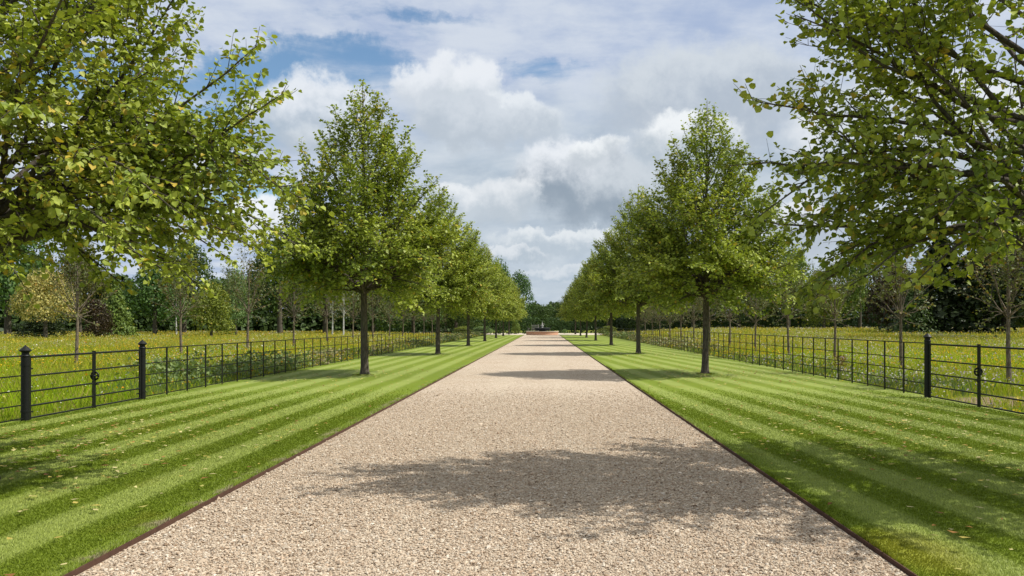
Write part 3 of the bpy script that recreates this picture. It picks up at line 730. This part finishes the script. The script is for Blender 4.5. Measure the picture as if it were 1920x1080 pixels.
    V = np.concatenate(V); n = len(V); T = np.concatenate(T)
    i = np.arange(n)[:, None] * 4
    P = np.concatenate([i + np.array([[0, 1, 2]]), i + np.array([[0, 2, 3]])])
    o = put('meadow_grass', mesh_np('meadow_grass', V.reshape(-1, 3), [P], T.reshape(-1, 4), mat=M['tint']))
    tag(o, 'tall yellow-green meadow grass beyond both fences', 'grass', kind='stuff')
    FV = np.concatenate(FV); n2 = len(FV); FT = np.concatenate(FT)
    o = put('wildflowers', mesh_np('wildflowers', FV.reshape(-1, 3), [np.arange(4 * n2).reshape(-1, 4)], FT.reshape(-1, 4), mat=M['petal']))
    tag(o, 'yellow, white and orange wildflowers dotted through the meadow', 'flowers', kind='stuff')
    print('meadow', n, n2)
meadow()

def weeds():
    r = np.random.default_rng(91); Ps, Ts, Ss = [], [], []
    for (x0, x1, y0, y1, n, hh, hue) in ((-11.6, -8.85, 20.5, 30, 3300, .74, .06), (-11.2, -8.85, 31, 50, 1900, .55, .85), (-10.6, -8.85, 60, 112, 2600, .8, .3), (8.65, 10.8, 46, 80, 2800, .72, .8), (8.65, 10.4, 84, 116, 2600, .85, .25)):
        c = np.stack([r.uniform(x0, x1, n // 60), r.uniform(y0, y1, n // 60), r.uniform(.3, 1, n // 60) * hh], -1)
        k = r.integers(0, len(c), n); z = c[k, 2] * r.random(n) ** .7
        P = np.stack([c[k, 0] + r.normal(0, .26, n), c[k, 1] + r.normal(0, .32, n), z - .05], -1); P[:, 0] = np.where(x0 < 0, np.minimum(P[:, 0], FL - .05), np.maximum(P[:, 0], FR + .05))
        P[:, 2] += ground_z(P[:, 0], P[:, 1]) + .05
        Ps.append(P); Ts.append(np.stack([np.clip(r.normal(.5, .3, n), 0, 1), np.where(r.random(n) < hue, r.uniform(.3, .9, n), 0)], -1)); Ss.append(r.uniform(.05, .11, n) * (1 + y0 * .012))
    P = np.concatenate(Ps); n = len(P)
    o = put('tall_weeds', leaves_mesh('tall_weeds', P, r.normal(0, 1, (n, 3)) + arr([0, 0, .3]), r.normal(0, .6, (n, 3)) + arr([0, 0, 1]), np.concatenate(Ss), np.concatenate(Ts), M['weed'], True))
    tag(o, 'leafy weeds and dock growing just behind the two long fences', 'weeds', kind='stuff')
weeds()

# ------------------------------------------------------------------ fences, gates
def fence(name, X, y0, y1, step, H, label, first=None, end=None):
    e = empty(name, (X, y0, 0)); tag(e, label, 'fence', 'black estate fences')
    n = int((y1 - y0) / step) + 1
    mb = MB(); mb.box((-.008, -.030, -.12), (.008, .030, H + .012)); pm = mb.mesh('fence_post', M['iron'])
    lst = [((first or 0) + k * step) for k in range(n)]; end = end or lst[-1]
    for yy in lst[:100]: put('post', pm, e, (0, yy, 0))
    if len(lst) > 100:
        mb = MB()
        for yy in lst[100:]: mb.box((-.006, yy - .02, -.12), (.006, yy + .02, H + .012))
        o = put('far_posts', mb.mesh('far_posts', M['iron']), e); o['kind'] = 'stuff'
    for fz, hh in ((1.0, .008), (.70, .0105), (.475, .0105), (.25, .0105), (.045, .0105)):
        mb = MB(); z = H * fz
        if fz == 1.0: mb.tube([(0, 0, z), (0, end, z)], .0125, 8)
        else: mb.box((.0075, 0, z - hh), (.014, end, z + hh))
        put('rail', mb.mesh('fence_rail', M['iron']), e)
    return e
YL1, YLM, YL2 = 13.12, 15.12, 16.94
YR1, YRM, YR2 = 13.25, 15.28, 17.33
fence('estate_fence', FL, YL2, 128, 1.035, 1.08, 'long black estate fence running beside the left lawn to the far shrubs', 1.10)
fence('estate_fence', FL, 7.0, 12.2, 1.03, 1.08, 'short end of black fence before the left gate, cut by the picture edge', .01, YL1 - 7.0)
fence('estate_fence', FR, YR2, 128, 1.03, 1.19, 'long black estate fence running beside the right lawn to the far shrubs', 1.15)

def gate_post(X, Y, H, label):
    e = empty('gate_post', (X, Y, 0)); tag(e, label, 'gate post', 'black iron gate posts')
    mb = MB(); r = .066
    mb.lathe([(.0, -.1), (r, -.1), (r, H - .19), (.0, H - .19)], 24); put('shaft', mb.mesh('shaft', M['iron']), e)
    mb = MB(); mb.lathe([(0, H - .19), (r + .008, H - .19), (r + .010, H - .178), (r + .004, H - .165), (r * .86, H - .160), (r * .86, H - .125), (r * 1.12, H - .108), (r * 1.38, H - .10), (r * 1.40, H - .088), (r * 1.0, H - .062), (r * .5, H - .030), (.012, H - .014), (.012, H - .004), (0, H)], 24)
    put('cap', mb.mesh('cap', M['iron'], False), e)
    for z in (.16, H * .74):
        mb = MB(); mb.lathe([(r, z - .018), (r + .006, z - .018), (r + .006, z + .018), (r, z + .018)], 24); put('hinge_band', mb.mesh('hinge_band', M['iron']), e)
gate_post(FL, YL1, 1.26, 'black iron gate post with pointed cap, nearer one of the left gateway')
gate_post(FL, YL2, 1.28, 'black iron gate post with pointed cap, farther post of the left gateway')
gate_post(FR, YR2, 1.42, 'black iron gate post with pointed cap standing beside the right lawn')
gate_post(FR, YR1, 1.42, 'black iron gate post hinging the near right gate leaf, outside the picture')

def gate_leaf(X, Yh, Ym, H, label, latch):
    """hinged at Yh, meets the other leaf at Ym"""
    s = 1 if Ym > Yh else -1; L = abs(Ym - Yh)
    e = empty('gate', (X, Yh, 0)); tag(e, label, 'gate', 'black field gates')
    mb = MB(); a = s * .105; mb.box((-.012, min(a - .026, a + .026), .0), (.012, max(a - .026, a + .026), H)); put('hinge_stile', mb.mesh('hinge_stile', M['iron']), e)
    b = s * (L - .024); mb = MB(); mb.box((-.012, b - .02, -.01), (.012, b + .02, H + .03)); put('meeting_stile', mb.mesh('meeting_stile', M['iron']), e)
    lo, hi = sorted((a + s * .026, b - s * .02))
    for fz, rr_ in ((.985, .020), (.69, .0155), (.445, .0155), (.22, .0155), (.03, .0155)):
        mb = MB(); mb.tube([(0, lo, H * fz), (0, hi, H * fz)], rr_, 10); put('bar', mb.mesh('gate_bar', M['iron'], True), e)
    for z in (.13, H * .80):
        mb = MB(); y_ = sorted((s * .066, s * .22)); mb.box((-.019, y_[0], z - .012), (-.0125, y_[1], z + .012)); put('hinge', mb.mesh('hinge', M['iron']), e)
    if latch:
        t = np.linspace(0, 2 * pi, 25); mb = MB()
        mb.tube(np.stack([.072 * np.cos(t), t * 0 + b, H * .575 + .072 * np.sin(t)], -1), .019, 8)
        mb.box((-.03, b - .05, H * .575 - .014), (.03, b + .05, H * .575 + .014))
        put('latch_ring', mb.mesh('latch_ring', M['iron'], True), e)
        mb = MB(); yb = sorted((b - s * .10, b)); mb.box((-.03, yb[0], H * .42 - .01), (.03, yb[1], H * .42 + .01)); put('latch_bolt', mb.mesh('latch_bolt', M['iron']), e)
gate_leaf(FL, YL1, YLM, 1.07, 'near leaf of the left black gate, hung on the nearer post', False)
gate_leaf(FL, YL2, YLM, 1.07, 'far leaf of the left black gate with round ring latch', True)
gate_leaf(FR, YR2, YRM, 1.19, 'far leaf of the right black gate with shiny ring latch', True)
gate_leaf(FR, YR1, YRM, 1.19, 'near leaf of the right black gate, cut by the right picture edge', False)

# dried dock plant against the right fence
def dock():
    r = np.random.default_rng(4); Y = 23.4; X = FR + .35
    e = empty('dock_plant', (X, Y, -.05)); tag(e, 'dried brown seed-head plant leaning on the right fence', 'plant')
    mb = MB()
    for k in range(7): mb.tube(bez(arr([0, 0, 0]), arr([r.normal(0, .05), r.normal(0, .05), .35]), arr([r.normal(0, .16), r.normal(0, .12), r.uniform(.55, .72)]), 5), np.linspace(.006, .002, 5), 4)
    put('stem', mb.mesh('stem', M['bark_young']), e)
    n = 260; P = np.stack([r.normal(0, .12, n), r.normal(0, .10, n), r.uniform(.42, .72, n)], -1)
    m = leaves_mesh('seed_heads', P, r.normal(0, 1, (n, 3)), r.normal(0, 1, (n, 3)), r.uniform(.02, .05, n), np.stack([r.random(n), np.full(n, .8)], -1), M['wood'], True)
    c = put('seed_heads', m, e); c.color = (.9, .5, .4, 1)
dock()

# ------------------------------------------------------------------ fountain and field gate at the far end
FY = 124.2; fx = -.27
e = empty('fountain', (fx, FY, 0)); tag(e, 'round brick-walled fountain with dark bowl and pale figure closing the drive', 'fountain')
mb = MB(); mb.lathe([(2.30, -.05), (2.52, -.05), (2.52, .48), (2.30, .48), (2.30, -.05)], 48); w = put('basin_wall', mb.mesh('basin_wall', M['brick']), e)
mb = MB(); mb.lathe([(2.22, .481), (2.62, .481), (2.62, .57), (2.22, .57), (2.22, .481)], 48); put('coping', mb.mesh('coping', M['stone']), w)
m_, nt_, out_ = new_mat('pool_water'); g_ = NT(nt_); nt_.links.new(g_.bsdf((.02, .03, .03), .06, .5, normal=g_.bump(g_.noise(g_.pos(), 6, 3).outputs[0], .2, .02)), out_.inputs[0])
mb = MB(); mb.lathe([(0, .40), (2.30, .40)], 48); put('pool_water', mb.mesh('pool_water', m_), e)
mb = MB(); mb.lathe([(.0, .30), (.55, .30), (.45, .5), (.55, .62), (1.0, .66), (1.22, .80), (1.25, 1.02), (1.30, 1.06), (1.22, 1.09), (1.12, 1.0), (.9, .92), (.0, .90)], 40); put('bowl', mb.mesh('bowl', M['lead'], True), e)
mb = MB()
mb.lathe([(0, .88), (.20, .88), (.17, .98), (.13, 1.15), (.15, 1.30), (.20, 1.42), (.19, 1.52), (.08, 1.60), (.055, 1.64), (.10, 1.70), (.105, 1.78), (.07, 1.85), (0, 1.88)], 16)
mb.tube([(.17, 0, 1.52), (.27, -.03, 1.62), (.24, -.05, 1.80)], [.05, .042, .03], 8); mb.tube([(-.17, 0, 1.52), (-.25, -.05, 1.40), (-.12, -.14, 1.32)], [.05, .042, .03], 8)
mb.tube([(0, 0, 1.86), (.01, 0, 2.05), (.02, 0, 2.2)], [.03, .018, .008], 6)
put('figure', mb.mesh('figure', M['statue'], True), e)

e = empty('field_gate', (-1.0, 141.5, 0)); tag(e, 'weathered grey timber gate showing left of the fountain figure', 'gate')
mb = MB(); mb.box((-.09, -.09, -.1), (.09, .09, 1.62)); put('post', mb.mesh('post', M['timber']), e)
for z in (.35, .62, .9, 1.16, 1.46):
    mb = MB(); mb.box((-1.9, -.03, z - .055), (-.09, .03, z + .055)); put('rail', mb.mesh('rail', M['timber']), e)
mb = MB(); mb.box((-1.9, .031, .3), (-1.8, .07, 1.5)); put('stile', mb.mesh('stile', M['timber']), e)

# ------------------------------------------------------------------ sky
def build_world():
    w = bpy.data.worlds.new('World'); bpy.context.scene.world = w; w.use_nodes = True
    nt = w.node_tree; nt.nodes.clear(); g = NT(nt)
    out = g.n('ShaderNodeOutputWorld'); bg = g.n('ShaderNodeBackground'); bg.inputs['Strength'].default_value = .1
    sky = g.n('ShaderNodeTexSky', sky_type='NISHITA', sun_disc=False)
    sky.sun_elevation = radians(SUN_EL); sky.sun_rotation = radians(90 - SUN_AZ); sky.air_density = 1.1; sky.dust_density = .6; sky.ozone_density = 1.5
    d = g.n('ShaderNodeTexCoord').outputs['Generated']
    x, y, z = g.xyz(d)
    u = g.m('ARCTAN2', x, y); v = g.m('ARCSINE', z)
    # cloud-plane coordinates for the high veil
    zz = g.m('ADD', g.m('MAXIMUM', z, 0), .10); pl = g.comb(g.m('DIVIDE', x, zz), g.m('DIVIDE', y, zz), 0)
    wv = g.vm('MULTIPLY', pl, (1.0, 1.6, 1))
    n1 = g.noise(wv, 1.1, 8, .62, .6); n2 = g.noise(pl, 3.2, 8, .62)
    veil = g.m('ADD', g.m('MULTIPLY', n1.outputs[0], .7), g.m('MULTIPLY', n2.outputs[0], .3))
    # warped angular coordinates for the cumulus heaps
    wn = g.noise(d, 9, 7, .6); ws = g.xyz(g.vm('SUBTRACT', wn.outputs['Color'], (.5, .5, .5)))
    wn2 = g.noise(d, 34, 6, .62); ws2 = g.xyz(g.vm('SUBTRACT', wn2.outputs['Color'], (.5, .5, .5)))
    uu = g.m('ADD', u, g.m('ADD', g.m('MULTIPLY', ws[0], .11), g.m('MULTIPLY', ws2[0], .04)))
    vv = g.m('ADD', v, g.m('ADD', g.m('MULTIPLY', ws[1], .08), g.m('MULTIPLY', ws2[1], .04)))
    def A(px, py):
        U = math.atan((px - VX) / F); return U, math.atan((VY - py) / F * cos(U))
    S = 10.0  # colours below are picture radiances; the background strength is 0.1
    sc = lambda c: tuple(S * .9 * k for k in c)
    blue = g.mix(1.0, sky.outputs[0], (.86, 1.0, 1.06), 'MULTIPLY')
    veilc = g.mix(g.ss(g.m('ADD', g.m('MULTIPLY', n2.outputs[0], .6), g.m('MULTIPLY', n1.outputs[0], .4)), .36, .62), sc((.37, .45, .62)), sc((.60, .65, .73)))
    veilc = g.mix(g.ss(v, .5, .8), veilc, sc((.66, .66, .66)))
    hole = None
    def ell(cx, cy, rx, ry, U=uu, Vv=vv):
        a, b = A(cx, cy)
        return g.m('ADD', g.m('POWER', g.m('ABSOLUTE', g.m('DIVIDE', g.m('SUBTRACT', U, a), rx / F)), 2), g.m('POWER', g.m('ABSOLUTE', g.m('DIVIDE', g.m('SUBTRACT', Vv, b), ry / F)), 2))
    for (cx, cy, rx, ry, amt) in ((600, 130, 240, 70, .29), (860, 55, 150, 34, .14), (1010, 125, 150, 30, .15), (470, 190, 150, 100, .22), (700, 20, 200, 20, .1), (450, 360, 110, 60, .30), (100, 180, 200, 120, .2)):
        h_ = g.m('MULTIPLY', g.ss(ell(cx, cy, rx, ry), 1.25, .1), amt); hole = h_ if hole is None else g.m('ADD', hole, h_)
    cover = g.ss(g.m('SUBTRACT', g.m('ADD', veil, .20), hole), .40, .62)
    col = g.mix(g.m('MULTIPLY', cover, .94), blue, veilc)
    # soft grey sheet behind the heaps, lower sky
    sheet = g.ss(g.m('ADD', v, g.m('MULTIPLY', ws[2], .10)), .32, .20)
    sh2 = g.m('MULTIPLY', sheet, g.ss(u, -.26, -.10))
    gn = g.noise(g.comb(g.m('MULTIPLY', u, 1), g.m('MULTIPLY', v, 2.6), 0), 7, 7, .6, .4)
    greyc = g.ramp(gn.outputs[0], [(.30, sc((.33, .41, .50))), (.5, sc((.47, .54, .61))), (.70, sc((.62, .67, .71)))])
    col = g.mix(g.m('MULTIPLY', sh2, .9), col, greyc)
    # heaps: (x, y, rx, ry, base grey, top white, y where the shade ends)
    heaps = [(1330, 190, 230, 120, (.40, .46, .54), (.58, .63, .68)),
             (1090, 345, 150, 105, (.255, .315, .385), (.75, .78, .82)), (1240, 380, 180, 95, (.27, .33, .40), (.55, .60, .65)),
             (960, 385, 70, 60, (.46, .52, .58), (.72, .75, .78)), (1290, 260, 120, 55, (.45, .51, .57), (.80, .83, .85)),
             (1120, 285, 70, 36, (.50, .55, .60), (.80, .83, .85)),
             (580, 225, 125, 92, (.40, .47, .55), (.75, .78, .82)), (640, 270, 110, 50, (.42, .48, .55), (.60, .65, .70)),
             (800, 180, 72, 74, (.55, .60, .66), (.75, .78, .82)), (880, 190, 66, 80, (.50, .56, .62), (.75, .78, .82)), (975, 230, 95, 60, (.46, .52, .59), (.72, .76, .80)), (880, 240, 130, 50, (.44, .50, .57), (.58, .63, .69)),
             (480, 430, 90, 50, (.55, .60, .66), (.86, .88, .90)), (880, 380, 60, 40, (.5, .56, .62), (.74, .77, .80)),
             (1060, 462, 170, 26, (.44, .51, .58), (.70, .74, .77)), (930, 480, 110, 18, (.42, .49, .56), (.66, .70, .74)), (1080, 512, 150, 16, (.42, .50, .58), (.60, .65, .70)),
             (1480, 430, 120, 60, (.42, .48, .55), (.72, .75, .78)), (200, 300, 200, 90, (.45, .51, .58), (.75, .78, .82)), (1750, 250, 260, 120, (.45, .51, .57), (.72, .75, .79))]
    for (cx, cy, rx, ry, lo, hi) in heaps:
        e_ = ell(cx, cy, rx, ry)
        a, b = A(cx, cy)
        rel = g.m('DIVIDE', g.m('SUBTRACT', vv, b), ry / F)
        rel = g.m('ADD', rel, g.m('ADD', g.m('MULTIPLY', ws2[2], 1.5), g.m('MULTIPLY', ws[2], 2.0)))
        # crisp on top, ragged and soft underneath
        soft = g.m('ADD', .55, g.m('MULTIPLY', g.ss(rel, .3, -.8), .42))
        mask = g.m('SUBTRACT', 1, g.m('DIVIDE', g.m('SUBTRACT', e_, g.m('SUBTRACT', 1, soft)), soft), clamp=True)
        mask = g.ss(mask, 0, 1)
        cc = g.mix(g.ss(rel, -.45, .75), sc(lo), sc(hi))
        col = g.mix(g.m('MULTIPLY', mask, .93), col, cc)
    nt.links.new(col, bg.inputs[0]); nt.links.new(bg.outputs[0], out.inputs[0])
    w.cycles.sampling_method = 'MANUAL'; w.cycles.sample_map_resolution = 512
build_world()

sun = bpy.data.lights.new('sun', 'SUN'); sun.energy = 4.2; sun.angle = radians(.53); sun.color = (1, .955, .88)
so = bpy.data.objects.new('sun', sun); C.objects.link(so); so.rotation_euler = (0, radians(90 - SUN_EL), radians(SUN_AZ)); so.location = (30, 0, 40)

cam = bpy.data.cameras.new('camera'); cam.sensor_width = 36; cam.lens = F / 1920 * 36; cam.clip_start = .1; cam.clip_end = 4000
co = bpy.data.objects.new('camera', cam); C.objects.link(co); co.location = (0, 0, HC)
co.rotation_euler = (radians(90), 0, 0)          # level camera with a little lens shift: uprights stay upright as in the photograph
cam.shift_x = (960 - VX) / 1920; cam.shift_y = (VY - 540) / 1920
sc_ = bpy.context.scene; sc_.camera = co
sc_.view_settings.view_transform = 'Standard'; sc_.view_settings.look = 'None'; sc_.view_settings.exposure = 0.32; sc_.view_settings.gamma = 1
try: sc_.view_settings.use_curve_mapping = False
except Exception: pass
sc_.cycles.max_bounces = 6; sc_.cycles.transparent_max_bounces = 4; sc_.cycles.use_denoising = True
print('lime leaves', [len(m.polygons) for m in bpy.data.meshes if m.name.startswith('lime') and 'crown' in m.name])
print('faces', sum(len(m.polygons) for m in bpy.data.meshes))
